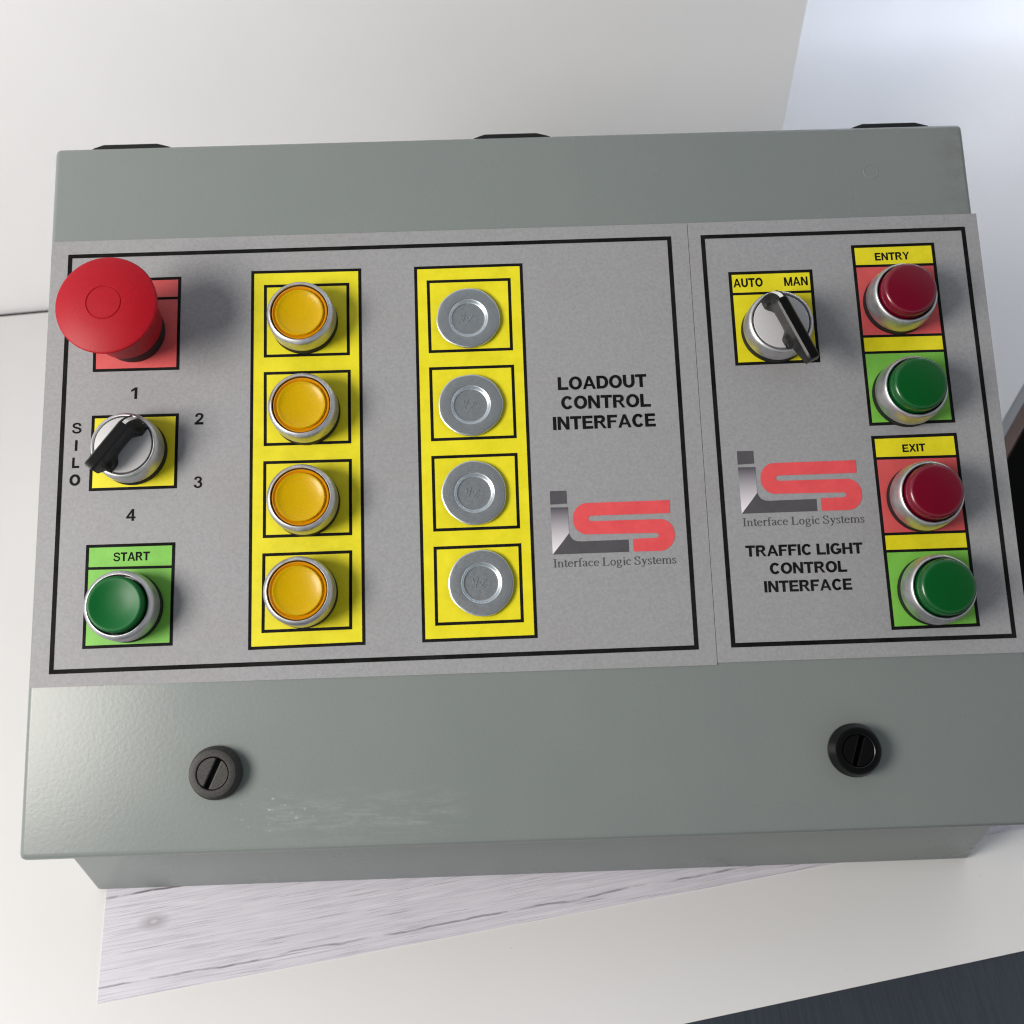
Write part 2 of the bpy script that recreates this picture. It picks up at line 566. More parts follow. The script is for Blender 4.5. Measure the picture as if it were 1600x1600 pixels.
BOLD = {
 'A': (0.98, [[(0.0, 0), (0.21, 0), (0.585, 1), (0.385, 1)], [(0.98, 0), (0.765, 0), (0.385, 1), (0.585, 1)], rect(0.24, 0.74, 0.225, 0.385)]),
 'C': (0.91, bowl(0.48, 0.5, 0.455, 0.515, 38, 322, 26)),
 'D': (0.90, [rect(0.02, 0.02 + W, 0, 1), rect(0.02, 0.42, 0, H), rect(0.02, 0.42, 1 - H, 1)] + bowl(0.42, 0.5, 0.48, 0.5, -90, 90)),
 'E': (0.82, [rect(0.02, 0.02 + W, 0, 1), rect(0.02, 0.80, 0, H), rect(0.02, 0.78, 1 - H, 1), rect(0.02, 0.74, 0.43, 0.59)]),
 'F': (0.77, [rect(0.02, 0.02 + W, 0, 1), rect(0.02, 0.76, 1 - H, 1), rect(0.02, 0.66, 0.42, 0.58)]),
 'G': (0.99, bowl(0.50, 0.5, 0.48, 0.515, 42, 330, 26) + [rect(0.53, 0.96, 0.36, 0.52), rect(0.77, 0.96, 0.13, 0.40)]),
 'H': (0.91, [rect(0.02, 0.02 + W, 0, 1), rect(0.89 - W, 0.89, 0, 1), rect(0.1, 0.8, 0.43, 0.60)]),
 'I': (0.06 + W, [rect(0.03, 0.03 + W, 0, 1)]),
 'L': (0.80, [rect(0.02, 0.02 + W, 0, 1), rect(0.02, 0.79, 0, H)]),
 'M': (1.08, [rect(0.02, 0.23, 0, 1), rect(0.85, 1.06, 0, 1), [(0.02, 1), (0.27, 1), (0.62, 0), (0.45, 0)], [(1.06, 1), (0.81, 1), (0.46, 0), (0.63, 0)]]),
 'N': (0.91, [rect(0.02, 0.245, 0, 1), rect(0.66, 0.885, 0, 1), [(0.02, 1), (0.255, 1), (0.885, 0), (0.65, 0)]]),
 'O': (1.00, bowl(0.50, 0.5, 0.49, 0.515, 0, 180, 18) + bowl(0.50, 0.5, 0.49, 0.515, 180, 360, 18)),
 'R': (0.93, [rect(0.02, 0.02 + W, 0, 1), rect(0.02, 0.55, 1 - H, 1), rect(0.02, 0.52, 0.42, 0.57), [(0.38, 0.48), (0.57, 0.50), (0.93, 0), (0.70, 0)]] + bowl(0.54, 0.71, 0.29, 0.29, -90, 90)),
 'S': (0.90, ribbon(curve_pts([(0.79, 0.70), (0.70, 0.865), (0.46, 0.932), (0.22, 0.865), (0.15, 0.725), (0.25, 0.59), (0.47, 0.52), (0.71, 0.44), (0.80, 0.285), (0.71, 0.13), (0.46, 0.067), (0.19, 0.14), (0.10, 0.31)]), 0.19, 0.165)),
 'T': (0.84, [rect(0.0, 0.84, 1 - H, 1), rect(0.42 - W / 2, 0.42 + W / 2, 0, 1)]),
 'U': (0.91, [rect(0.02, 0.02 + W, 0.38, 1), rect(0.89 - W, 0.89, 0.38, 1)] + bowl(0.4525, 0.40, 0.4325, 0.415, 180, 360)),
 'X': (0.92, [[(0.0, 0), (0.24, 0), (0.91, 1), (0.67, 1)], [(0.92, 0), (0.68, 0), (0.02, 1), (0.26, 1)]]),
 'Y': (0.92, [[(0.0, 1), (0.23, 1), (0.555, 0.42), (0.36, 0.42)], [(0.92, 1), (0.69, 1), (0.365, 0.42), (0.56, 0.42)], rect(0.46 - W / 2, 0.46 + W / 2, 0, 0.47)]),
 '1': (0.46, [rect(0.26, 0.455, 0, 1), [(0.46, 1), (0.30, 1), (0.0, 0.78), (0.0, 0.62), (0.28, 0.76)]]),
 '2': (0.70, ribbon(curve_pts([(0.10, 0.68), (0.17, 0.85), (0.36, 0.925), (0.54, 0.85), (0.59, 0.70), (0.48, 0.50), (0.28, 0.30), (0.14, 0.11)]), 0.185, 0.155) + [rect(0.0, 0.69, 0, H)]),
 '3': (0.69, ribbon(curve_pts([(0.09, 0.73), (0.17, 0.875), (0.34, 0.93), (0.51, 0.86), (0.555, 0.735), (0.49, 0.60), (0.33, 0.545)]), 0.175, 0.15) + ribbon(curve_pts([(0.30, 0.545), (0.50, 0.49), (0.59, 0.31), (0.52, 0.135), (0.33, 0.067), (0.15, 0.13), (0.075, 0.28)]), 0.18, 0.15)),
 '4': (0.74, [rect(0.44, 0.62, 0, 1), rect(0.0, 0.74, 0.21, 0.365), [(0.0, 0.33), (0.0, 0.24), (0.17, 0.30), (0.52, 0.86), (0.52, 1.0), (0.46, 1.0)]]),
}
t, k = 0.115, 0.055               # serif face: stem and hairline
def stem(x, y1, foot=0.09, head=True, y0=0.0, left_only=False):
    p = [rect(x - t / 2, x + t / 2, y0, y1), rect(x - foot - t / 2, x + foot + t / 2, y0, y0 + 0.035)]
    if head:
        p.append([(x - 0.12, y1 - 0.08), (x + t / 2, y1 - 0.05), (x + t / 2, y1 + 0.02), (x - 0.12, y1 - 0.05)])
    return p
XH = 0.68
ROUND = lambda cx: ribbon(ell(cx, XH / 2, 0.235, XH / 2 - 0.02, 0, 180), t, k) + ribbon(ell(cx, XH / 2, 0.235, XH / 2 - 0.02, 180, 360), t, k)
LOW_S = ribbon(curve_pts([(0.40, 0.52), (0.36, 0.62), (0.23, 0.665), (0.10, 0.60), (0.10, 0.49), (0.24, 0.36), (0.39, 0.26), (0.41, 0.13), (0.28, 0.02), (0.12, 0.05), (0.06, 0.18)]), 0.10, 0.06)
SERIF = {
 'I': (0.50, [rect(0.20, 0.33, 0, 1), rect(0.06, 0.47, 0, 0.045), rect(0.06, 0.47, 0.955, 1)]),
 'L': (0.90, [rect(0.17, 0.30, 0, 1), rect(0.03, 0.44, 0.955, 1), rect(0.03, 0.80, 0, 0.05), [(0.76, 0), (0.84, 0.26), (0.81, 0.26), (0.66, 0.03)]]),
 'S': (0.82, ribbon(curve_pts([(0.64, 0.74), (0.57, 0.91), (0.38, 0.97), (0.19, 0.90), (0.14, 0.76), (0.25, 0.61), (0.46, 0.49), (0.64, 0.35), (0.66, 0.17), (0.52, 0.04), (0.34, 0.02), (0.17, 0.09), (0.10, 0.27)]), 0.11, 0.06) + [rect(0.62, 0.66, 0.70, 0.98), rect(0.08, 0.12, 0.02, 0.32)]),
 'n': (0.74, stem(0.17, XH) + stem(0.56, 0.46, head=False) + ribbon(ell(0.37, 0.44, 0.19, 0.20, 0, 170), t, k)),
 't': (0.41, [rect(0.13, 0.13 + t, 0.1, 0.86), rect(0.02, 0.38, XH - 0.045, XH)] + ribbon(curve_pts([(0.19, 0.14), (0.23, 0.04), (0.31, 0.03), (0.39, 0.09)]), 0.09, 0.06)),
 'e': (0.65, ribbon(ell(0.32, 0.335, 0.235, 0.315, 5, 325, 22), t, k) + [rect(0.10, 0.58, 0.37, 0.42)]),
 'r': (0.50, stem(0.17, XH) + ribbon(curve_pts([(0.22, 0.46), (0.30, 0.60), (0.40, 0.64), (0.46, 0.58)]), 0.08, 0.10)),
 'f': (0.48, [rect(0.16, 0.16 + t, 0, 0.80), rect(0.04, 0.42, XH - 0.045, XH), rect(0.06, 0.40, 0, 0.035)] + ribbon(curve_pts([(0.217, 0.78), (0.26, 0.95), (0.40, 1.0), (0.52, 0.93)]), 0.10, 0.06)),
 'a': (0.64, [rect(0.40, 0.40 + t, 0.08, 0.48)] + ribbon(curve_pts([(0.10, 0.52), (0.16, 0.63), (0.28, 0.66), (0.41, 0.62), (0.457, 0.48)]), t, k) + ribbon(curve_pts([(0.45, 0.40), (0.20, 0.30), (0.10, 0.17), (0.16, 0.05), (0.28, 0.04), (0.44, 0.14)]), 0.11, 0.06) + ribbon(curve_pts([(0.46, 0.12), (0.52, 0.03), (0.62, 0.07)]), 0.07, 0.05)),
 'c': (0.62, ribbon(ell(0.32, 0.335, 0.235, 0.315, 45, 320, 20), t, k) + [rect(0.42, 0.53, 0.48, 0.57)]),
 'o': (0.70, ROUND(0.34)),
 'g': (0.70, ribbon(ell(0.30, 0.45, 0.19, 0.20, 0, 180), 0.10, k) + ribbon(ell(0.30, 0.45, 0.19, 0.20, 180, 360), 0.10, k) + [rect(0.42, 0.64, XH - 0.08, XH - 0.02)] + ribbon(curve_pts([(0.22, 0.26), (0.13, 0.15), (0.22, 0.06), (0.48, 0.03), (0.58, -0.09), (0.46, -0.24), (0.24, -0.27), (0.08, -0.19), (0.10, -0.08), (0.22, 0.02)]), 0.07, 0.08)),
 'i': (0.37, stem(0.19, XH) + [ell(0.19, 0.91, 0.075, 0.075, 0, 330, 11)]),
 'y': (0.70, [[(0.06, XH), (0.20, XH), (0.41, 0.10), (0.34, 0.0)], [(0.60, XH), (0.54, XH), (0.20, -0.22), (0.26, -0.22)], rect(0.0, 0.27, XH - 0.035, XH), rect(0.44, 0.68, XH - 0.035, XH), ell(0.15, -0.21, 0.08, 0.06, 0, 330, 9)]),
 's': (0.52, LOW_S),
 'm': (1.14, stem(0.17, XH) + stem(0.56, 0.46, head=False) + stem(0.95, 0.46, head=False) + ribbon(ell(0.37, 0.44, 0.19, 0.20, 0, 170), t, k) + ribbon(ell(0.76, 0.44, 0.19, 0.20, 0, 170), t, k)),
}

def text_polys(string, a, b, height, font, gap, space):
    """outlines of a line of text whose ink runs from a to b on the baseline"""
    x, raw = 0.0, []
    for ch in string:
        if ch == ' ':
            x += space
            continue
        adv, polys = font[ch]
        raw += [[(px + x, py) for px, py in poly] for poly in polys]
        x += adv + gap
    lo = min(p[0] for poly in raw for p in poly)
    hi = max(p[0] for poly in raw for p in poly)
    a, b = Vector(a), Vector(b)
    d = (b - a)
    sx = d.length / (hi - lo)
    d.normalize()
    u = Vector((-d.y, d.x))
    return [[tuple(a + d * ((px - lo) * sx) + u * (py * height)) for px, py in poly] for poly in raw]

# ------------------------------------------------------------------ where things sit on the lid (drawing units)
DATA = {'border_left': [(-175.48, 98.72), (61.2, 99.13), (61.44, -62.73), (-175.18, -63.85)],
         'border_right': [(72.86, 99.23), (177.77, 99.61), (178.37, -62.38), (73.36, -62.41)],
         'box': {'a1': [(-98.84, 83.75), (-65.59, 83.64), (-65.5, 54.01), (-98.59, 54.08)],
                 'a2': [(-98.55, 48.26), (-65.21, 48.18), (-65.12, 19.02), (-98.24, 18.98)],
                 'a3': [(-98.32, 13.11), (-64.94, 12.98), (-64.94, -16.24), (-98.21, -16.29)],
                 'a4': [(-98.29, -22.02), (-64.96, -21.9), (-65.11, -51.2), (-98.32, -51.48)],
                 'amber': [(-103.82, 89.65), (-60.96, 89.48), (-60.32, -56.98), (-103.11, -57.49)],
                 'auto': [(82.7, 83.4), (115.73, 83.55), (115.64, 45.43), (82.76, 45.08)],
                 'entry': [(131.88, 93.12), (164.77, 93.29), (165.05, 19.84), (132.1, 19.55)],
                 'exit': [(132.29, 15.52), (165.01, 15.8), (165.46, -57.71), (132.75, -57.97)],
                 'p1': [(-35.44, 83.63), (-2.63, 83.66), (-2.62, 53.99), (-35.14, 53.88)],
                 'p2': [(-35.15, 48.15), (-2.47, 48.2), (-2.39, 19.06), (-34.92, 18.85)],
                 'p3': [(-34.93, 13.11), (-2.34, 13.3), (-2.33, -15.73), (-34.76, -15.89)],
                 'p4': [(-34.78, -21.59), (-2.1, -21.31), (-2.14, -50.68), (-34.74, -50.91)],
                 'plug': [(-40.25, 89.48), (2.19, 89.65), (2.68, -56.59), (-39.54, -56.83)],
                 'silo': [(-163.58, 33.03), (-130.61, 32.91), (-130.62, 3.75), (-163.57, 3.66)],
                 'start': [(-163.62, -16.71), (-130.63, -16.75), (-130.67, -54.93), (-163.51, -55.12)],
                 'stop': [(-164.8, 88.12), (-131.09, 88.21), (-130.93, 50.24), (-164.0, 50.34)]},
         'ctl': {'a1': (-82.87, 67.84),
                 'a2': (-82.02, 31.65),
                 'a3': (-82.22, -3.31),
                 'a4': (-83.1, -37.44),
                 'auto': (98.8, 58.51),
                 'entry_green': (147.13, 31.4),
                 'entry_red': (147.22, 68.46),
                 'exit_green': (149.09, -44.03),
                 'exit_red': (148.59, -9.23),
                 'lock1': (-113.91, -100.65),
                 'lock2': (114.76, -100.39),
                 'p1': (-19.54, 67.25),
                 'p2': (-19.51, 32.38),
                 'p3': (-19.08, -1.81),
                 'p4': (-17.38, -35.82),
                 'silo': (-147.29, 18.31),
                 'start': (-147.19, -40.5),
                 'stop': (-148.61, 65.74)},
         'div': {'auto': [[(82.72, 74.22), (115.61, 74.39)]],
                 'entry': [[(131.88, 84.27), (164.74, 84.19)], [(132.14, 55.29), (164.81, 55.2)], [(132.25, 48.68), (164.83, 48.61)]],
                 'exit': [[(132.36, 6.72), (165.05, 6.67)], [(132.39, -22.37), (165.14, -22.28)], [(132.47, -28.81), (165.11, -28.81)]],
                 'start': [[(-163.48, -25.58), (-130.63, -25.9)]],
                 'stop': [[(-164.82, 79.47), (-131.06, 79.47)]]},
         'hinge': [(-168.85, 146.14), (-165.05, 147.57), (-142.41, 146.88), (-137.23, 145.74), (-15.47, 145.97), (-11.04, 147.25), (11.76, 146.84), (15.6, 145.73),
                   (137.33, 146.0), (143.2, 147.39), (165.89, 146.99), (169.18, 145.89)],
         'logo': {'dot': [(9.36, -1.9), (15.52, -1.89), (15.56, -6.85), (9.31, -7.07)],
                  'foot': [(9.46, -25.95), (13.41, -21.21), (15.83, -18.15), (16.28, -19.45), (17.15, -20.56), (18.49, -21.22), (20.26, -21.38), (37.91, -21.24),
                           (37.86, -25.85)],
                  's': [(54.12, -6.75), (54.02, -11.69), (24.53, -11.77), (24.08, -11.83), (23.69, -12.04), (23.42, -12.37), (23.31, -12.76), (23.38, -13.16), (23.62, -13.51),
                        (23.99, -13.74), (24.43, -13.84), (50.68, -13.88), (51.66, -14.12), (52.58, -14.55), (53.41, -15.16), (54.11, -15.94), (54.66, -16.85), (55.05, -17.86),
                        (55.26, -18.94), (55.28, -20.05), (55.12, -21.16), (54.78, -22.22), (54.27, -23.2), (53.61, -24.06), (52.81, -24.78), (51.92, -25.33), (50.96, -25.7),
                        (49.96, -25.87), (39.59, -25.81), (39.6, -21.03), (48.16, -20.9), (48.57, -20.85), (48.93, -20.66), (49.17, -20.36), (49.28, -20.01), (49.22, -19.66),
                        (49.0, -19.35), (48.67, -19.14), (48.26, -19.05), (22.34, -18.77), (21.34, -18.59), (20.39, -18.2), (19.54, -17.61), (18.8, -16.85), (18.21, -15.94),
                        (17.79, -14.92), (17.55, -13.82), (17.5, -12.68), (17.65, -11.55), (17.98, -10.46), (18.5, -9.46), (19.17, -8.59), (19.98, -7.87), (20.89, -7.34),
                        (21.87, -7.0), (22.89, -6.89)],
                  'stem': [(9.32, -8.16), (15.85, -8.27), (15.83, -18.15), (13.41, -21.21), (9.46, -25.95)]},
         'logo_shift': (71.46, 13.13),
         'overlay': [(-181.62, 104.23), (182.8, 105.16), (-181.57, -68.73), (180.64, -67.85), (184.05, 34.66)],
         'ring_mark': (143.14, 124.57),
         'scuff': [(-105.27, -115.18), (-70.12, -121.4), (-17.79, -115.51), (-45.14, -117.87)],
         'seam': [(67.71, 104.52), (68.36, -67.6)],
         'serif': [('Interface Logic Systems', (9.51, -30.8), (55.18, -30.76), 3.07)],
         'text': [('1', (-149.05, 39.14), (-146.73, 39.12), 4.46), ('2', (-124.54, 28.25), (-121.27, 28.22), 4.42), ('3', (-124.34, 3.62), (-121.22, 3.59), 4.32),
                  ('4', (-149.21, -8.16), (-145.81, -8.15), 4.39), ('S', (-170.87, 26.22), (-167.36, 26.23), 4.03), ('I', (-169.53, 19.43), (-168.64, 19.42), 4.04),
                  ('L', (-170.27, 12.75), (-167.62, 12.74), 3.98), ('O', (-170.97, 5.99), (-166.97, 5.98), 4.2), ('START', (-153.41, -23.21), (-139.98, -23.2), 3.2),
                  ('LOADOUT', (14.08, 37.46), (48.17, 37.7), 5.02), ('CONTROL', (15.06, 29.8), (49.27, 29.8), 5.03), ('INTERFACE', (11.6, 21.72), (50.69, 21.96), 5.05),
                  ('TRAFFIC LIGHT', (81.22, -29.16), (124.94, -29.31), 4.06), ('CONTROL', (89.76, -35.96), (118.43, -35.97), 4.08),
                  ('INTERFACE', (87.18, -42.66), (119.71, -42.66), 4.09), ('AUTO', (84.4, 76.96), (95.93, 77.05), 3.54), ('MAN', (104.34, 76.92), (113.58, 77.03), 3.54),
                  ('ENTRY', (140.93, 86.41), (154.56, 86.52), 3.13), ('EXIT', (143.8, 8.85), (152.56, 9.0), 2.92)]}

# ------------------------------------------------------------------ the setting
def poly_box(pts, z0, z1):
    return add_prism(bmesh.new(), pts, z0, z1)

BD = Vector((0.9944, 0.1059))                     # run of the standing board
BN = Vector((-0.1059, 0.9944))
def board_pt(x, off=0.0):
    y = 297.9 + 0.1065 * (x + 338)
    return (x + BN.x * off, y + BN.y * off)

tag(obj('floor', poly_box([(-3000, -3000), (3000, -3000), (3000, 3000), (-3000, 3000)], -705, -700), 'void'), kind='structure')
tag(obj('table_top', poly_box([(-900, -700), (224, -700), (224, 84), (203, board_pt(203, -2.0)[1]), board_pt(-900, -2.0)], -26, -1.0), 'dark_table'),
    kind='structure')

bm = bmesh.new()                                   # white laminate surface that curves up into the far wall
outline = [(226.5, 88), (492.2, 437.6), (1000, 437.6), (1000, 448), (150, 448), (150, 366), (205.5, 366), (205.5, 352)]
top = [bm.verts.new((x * S, y * S, -0.35 * S)) for x, y in outline]
bm.faces.new(top)
for i in (0, 1, 5, 6, 7):
    a, b = top[i], top[(i + 1) % len(top)]
    lo = [bm.verts.new((q.co.x, q.co.y, -1.7 * S)) for q in (b, a)]
    bm.faces.new((a, b, lo[0], lo[1]))
prev = (top[4], top[3])
prof = [(448 + 140 * sin(radians(a)), 140 - 140 * cos(radians(a))) for a in range(5, 91, 5)] + [(588, 800)]
for y, z in prof:
    cur = (bm.verts.new((150 * S, y * S, (z - 0.35) * S)), bm.verts.new((1000 * S, y * S, (z - 0.35) * S)))
    bm.faces.new((prev[0], prev[1], cur[1], cur[0]))
    prev = cur
tag(obj('backdrop', bm, 'sweep'), kind='structure')

desk = obj('wooden_desk', poly_box([(237.0, 82.3), (508, 440), (508, 460), (206, 460), (206, 353), (227, 90)], -34, -3.2), 'brown')
obj('edge_band', poly_box([(231.2, 85.6), (503, 443.5), (503, 460), (206, 460), (206, 353), (227, 90)], -3.1, -1.8), 'edge_band', desk)
tag(desk, 'brown wooden desk whose bare edge shows under the white surface at right', 'desk')

F = lambda x: -152.7 + (x - 52.7) * (22.0 / 138.1)
tag(obj('poster_board', poly_box([(-800, F(-800)), (225, F(225)), (225, 85), (203.5, board_pt(203.5, -1.6)[1]), board_pt(-800, -1.6)], -0.95, -0.35), 'poster'),
    'white poster board lying flat under the grey control box', 'poster board')

tag(obj('foam_board', poly_box([board_pt(-800, 1.7), board_pt(180.3, 1.7), board_pt(180.3, 6.7), board_pt(-800, 6.7)], -1.0, 460), 'backing'),
    'white foam board standing upright behind the grey control box', 'foam board')

wp = add_box(bmesh.new(), 0, 392, 0, 285, -0.30, -0.02)
tag(obj('wood_print_sheet', wp, 'wood_print', None, Matrix.Translation(Vector((-170.6, -137.7, 0)) * S) @ Matrix.Rotation(radians(8.55), 4, 'Z')),
    'pale lilac sheet printed with wood grain, pinned under the control box', 'paper sheet')

# ------------------------------------------------------------------ the control box
box = bpy.data.objects.new('control_box', None)
C.objects.link(box)
tag(box, 'grey sloping metal control box with coloured buttons and printed legend plates', 'control box')

b = bmesh.new()
side = [(-93.5, 0), (-93.5, 65.4), (126.1, 197.6), (126.1, 0)]
lo = [b.verts.new((-181 * S, y * S, z * S)) for y, z in side]
hi = [b.verts.new((181 * S, y * S, z * S)) for y, z in side]
b.faces.new(lo); b.faces.new(hi[::-1])
for i in range(4):
    j = (i + 1) % 4
    b.faces.new((lo[i], lo[j], hi[j], hi[i]))
bevel(b, 1.6, 3)
obj('housing', b, 'paint', box)

LID = Matrix.Translation((0, 0, ZOFF * S)) @ RX
def on_lid(x, y, z=0.0, rot=0.0):
    return LID @ Matrix.Translation(Vector((x, y, z)) * S) @ Matrix.Rotation(rot, 4, 'Z')

b = add_box(bmesh.new(), -183.2, 182.2, -128.6, 144.7, -12, 0)
bevel(b, 2.4, 5, [e for e in b.edges if max(v.co.z for v in e.verts) > -1e-6])
lid = obj('lid', b, 'paint_lid', box, LID, 40)
ring = lathe([(2.55, 0.0), (2.6, 0.10), (3.0, 0.12), (3.1, 0.0)], 40)
obj('ring_dent', ring, 'paint', lid, Matrix.Translation(Vector((143.1, 124.6, -0.02)) * S))

for x0, x1 in ((-169.5, -137), (-16, 16), (137.3, 169.7)):
    b = add_prism(bmesh.new(), [(x0, 143), (x0 + 0.5, 145.0), (x0 + 5, 146.6), (x1 - 6, 146.6), (x1 - 0.5, 145.0), (x1, 143)], -5, -1.6)
    bevel(b, 0.3, 1)
    hg = obj('hinge', b, 'black', box, LID)
    pin = lathe([(0, -(x1 - x0) / 2 + 2), (1.9, -(x1 - x0) / 2 + 2), (1.9, (x1 - x0) / 2 - 2), (0, (x1 - x0) / 2 - 2)], 20)
    obj('hinge_pin', pin, 'black', hg, Matrix.Translation(Vector(((x0 + x1) / 2, 144.3, -6.2)) * S) @ Matrix.Rotation(pi / 2, 4, 'Y'))

# ---- latches
def make_latch(x, y, body_mat, angle, label):
    o = obj('latch', lathe([(0, 0), (9.4, 0), (9.45, 1.4), (9.1, 2.0), (8.5, 4.7), (8.25, 5.2), (7.95, 5.35), (6.0, 5.35), (5.75, 5.15), (5.7, 2.0), (0, 2.0)]),
            body_mat, box, on_lid(x, y))
    o['label'] = label
    bm = bmesh.new()
    for sgn in (1, -1):
        a0 = math.degrees(math.asin(0.95 / 5.4))
        seg = ell(0, 0, 5.4, 5.4, a0, 180 - a0, 24)
        if sgn < 0:
            seg = [(-px, -py) for px, py in seg]
        add_prism(bm, seg, 1.9, 5.25)
    bevel(bm, 0.22, 2, [e for e in bm.edges if min(v.co.z for v in e.verts) > 5.0 * S])
    obj('slotted_core', bm, body_mat, o, Matrix.Rotation(angle, 4, 'Z'))
    return o
make_latch(-113.9, -100.6, 'grain_black', radians(66), 'grained dark grey slotted latch at the lower left of the lid')
make_latch(114.8, -100.4, 'gloss_black', radians(71), 'plain black slotted latch at the lower right of the lid')

# ---- legend plates with their print
def plate(x0, x1, top0, top1, bot, label):
    b = add_prism(bmesh.new(), [(x0, bot), (x1, bot), (x1, top1), (x0, top0)], 0.02, 0.35)
    o = obj('legend_plate', b, 'plate', box, LID, None)
    o['label'] = label
    return o
left = plate(-181.9, 67.85, 104.3, 104.55, -68.5, 'wider legend plate lettered LOADOUT CONTROL INTERFACE')
right = plate(68.05, 183.0, 104.55, 105.1, -67.7, 'narrower legend plate lettered TRAFFIC LIGHT CONTROL INTERFACE')
ZF, ZL = 0.41, 0.46
LW, BW = 1.15, 1.6

def field(parent, quad, material):
    return obj('colour_field', flat_union([quad], ZF), material, parent)

def between(quad, ya0, ya1, yb0, yb1):
    """slice of a box (tl, tr, br, bl) between two divider lines given at its left and right side"""
    tl, tr, br, bl = quad
    at = lambda p, q, y: (p[0] + (q[0] - p[0]) * (y - p[1]) / (q[1] - p[1]), y)
    return [at(tl, bl, ya0), at(tr, br, ya1), at(tr, br, yb1), at(tl, bl, yb0)]

B = DATA['box']
lines_left = frame_polys(DATA['border_left'], BW)
lines_right = frame_polys(DATA['border_right'], BW)
for n_ in ('stop', 'silo', 'start', 'amber', 'a1', 'a2', 'a3', 'a4', 'plug', 'p1', 'p2', 'p3', 'p4'):
    lines_left += frame_polys(B[n_], LW)
for n_ in ('auto', 'entry', 'exit'):
    lines_right += frame_polys(B[n_], LW * 1.05)
for n_, dst in (('stop', lines_left), ('start', lines_left), ('auto', lines_right), ('entry', lines_right), ('exit', lines_right)):
    for a_, b_ in DATA['div'][n_]:
        q = B[n_]
        cut = between(q, a_[1], b_[1], a_[1] - 1, b_[1] - 1)
        dst.append(bar((cut[0][0] + 0.3, a_[1]), (cut[1][0] - 0.3, b_[1]), LW * 0.9))
fl = flat_union(lines_left, ZL); fr = flat_union(lines_right, ZL)
obj('frame_line', fl, 'ink', left)
obj('frame_line', fr, 'ink', right)

sh = lambda q: inset(q, 0.3)[1]
field(left, sh(B['stop']), 'red_print'); field(left, sh(B['silo']), 'yellow'); field(left, sh(B['start']), 'green_print')
field(left, sh(B['amber']), 'yellow'); field(left, sh(B['plug']), 'yellow')
field(right, sh(B['auto']), 'yellow')
for n_ in ('entry', 'exit'):
    q = B[n_]
    d = DATA['div'][n_]
    ys = [(q[0][1] - 0.3, q[1][1] - 0.3)] + [(a_[1], b_[1]) for a_, b_ in d] + [(q[3][1] + 0.3, q[2][1] + 0.3)]
    for (u0, u1), (v0, v1), m_ in zip(ys, ys[1:], ('yellow', 'red_print', 'yellow', 'green_print')):
        s_ = between(q, u0, u1, v0, v1)
        s_ = [(s_[0][0] + 0.3, s_[0][1]), (s_[1][0] - 0.3, s_[1][1]), (s_[2][0] - 0.3, s_[2][1]), (s_[3][0] + 0.3, s_[3][1])]
        field(right, s_, m_)

for string, a_, b_, h_ in DATA['text']:
    polys = text_polys(string, a_, b_, h_ * 1.03, BOLD, 0.05, 0.36)
    obj('lettering', flat_union(polys, ZL), 'ink', right if a_[0] > 68 else left)

dx, dy = DATA['logo_shift']
for parent, off in ((left, (0, 0)), (right, (dx, dy))):
    mv = Matrix.Translation(Vector((off[0], off[1], 0)) * S)
    lg = obj('logo', flat_union([DATA['logo']['s']], ZL), 'logo_red', parent, mv)
    for key, m_ in (('dot', 'logo_grey'), ('stem', 'logo_ramp'), ('foot', 'logo_grey')):
        pm = flat_union([DATA['logo'][key]], ZL)
        me = lg.data
        # joined into the one logo mesh
        bmj = bmesh.new(); bmj.from_mesh(me)
        base_idx = len(me.materials)
        me.materials.append(M[m_])
        before = set(bmj.faces)
        bmj.from_mesh(pm)
        for f_ in bmj.faces:
            if f_ not in before:
                f_.material_index = base_idx
        bmj.to_mesh(me); bmj.free()
    for string, a_, b_, h_ in DATA['serif']:
        obj('lettering', flat_union(text_polys(string, a_, b_, h_, SERIF, 0.0, 0.28), ZL), 'serif_ink', parent, mv)

# ---- buttons
ZB = 0.36
BEZEL = [(0, 3.3), (12.5, 3.3), (12.75, 3.5), (12.85, 4.0), (12.8, 5.0), (12.62, 9.2), (12.5, 9.9), (12.25, 10.35), (11.35, 11.15), (11.15, 11.22), (10.97, 11.18), (10.87, 11.0), (10.85, 10.4), (10.8, 4.2), (0, 4.2)]
BEZEL_PLAIN = [(0, 3.0), (12.5, 3.0), (12.75, 3.2), (12.85, 3.7), (12.8, 5.0), (12.3, 9.4), (12.0, 10.4), (11.65, 10.95), (11.4, 11.15), (11.2, 11.2), (11.0, 11.15), (10.9, 11.0), (10.85, 10.4), (10.8, 4.2), (0, 4.2)]
GASKET = [(0, 0), (12.7, 0), (12.9, 0.3), (12.85, 2.2), (12.45, 3.3), (0, 3.32)]
LENS_RIM = [(9.1, 7.0), (10.6, 7.0), (10.6, 10.2), (10.4, 10.55), (10.05, 10.6), (9.6, 10.1), (9.3, 9.95), (9.1, 9.9), (9.1, 7.0)]
LENS = [(0, 9.0), (8.6, 9.2), (8.8, 7.0), (9.05, 7.0), (9.06, 10.2), (9.05, 10.75), (8.85, 11.0), (8.5, 11.0), (8.1, 10.75), (6.5, 10.3), (4.5, 9.95), (2.2, 9.75), (0, 9.7)]
DISHED = [(0, 7.2), (10.1, 7.2), (10.0, 13.3), (9.85, 13.8), (9.5, 14.1), (9.0, 14.15), (8.4, 14.0), (6.6, 13.4), (4.4, 12.9), (2.2, 12.65), (0, 12.6)]
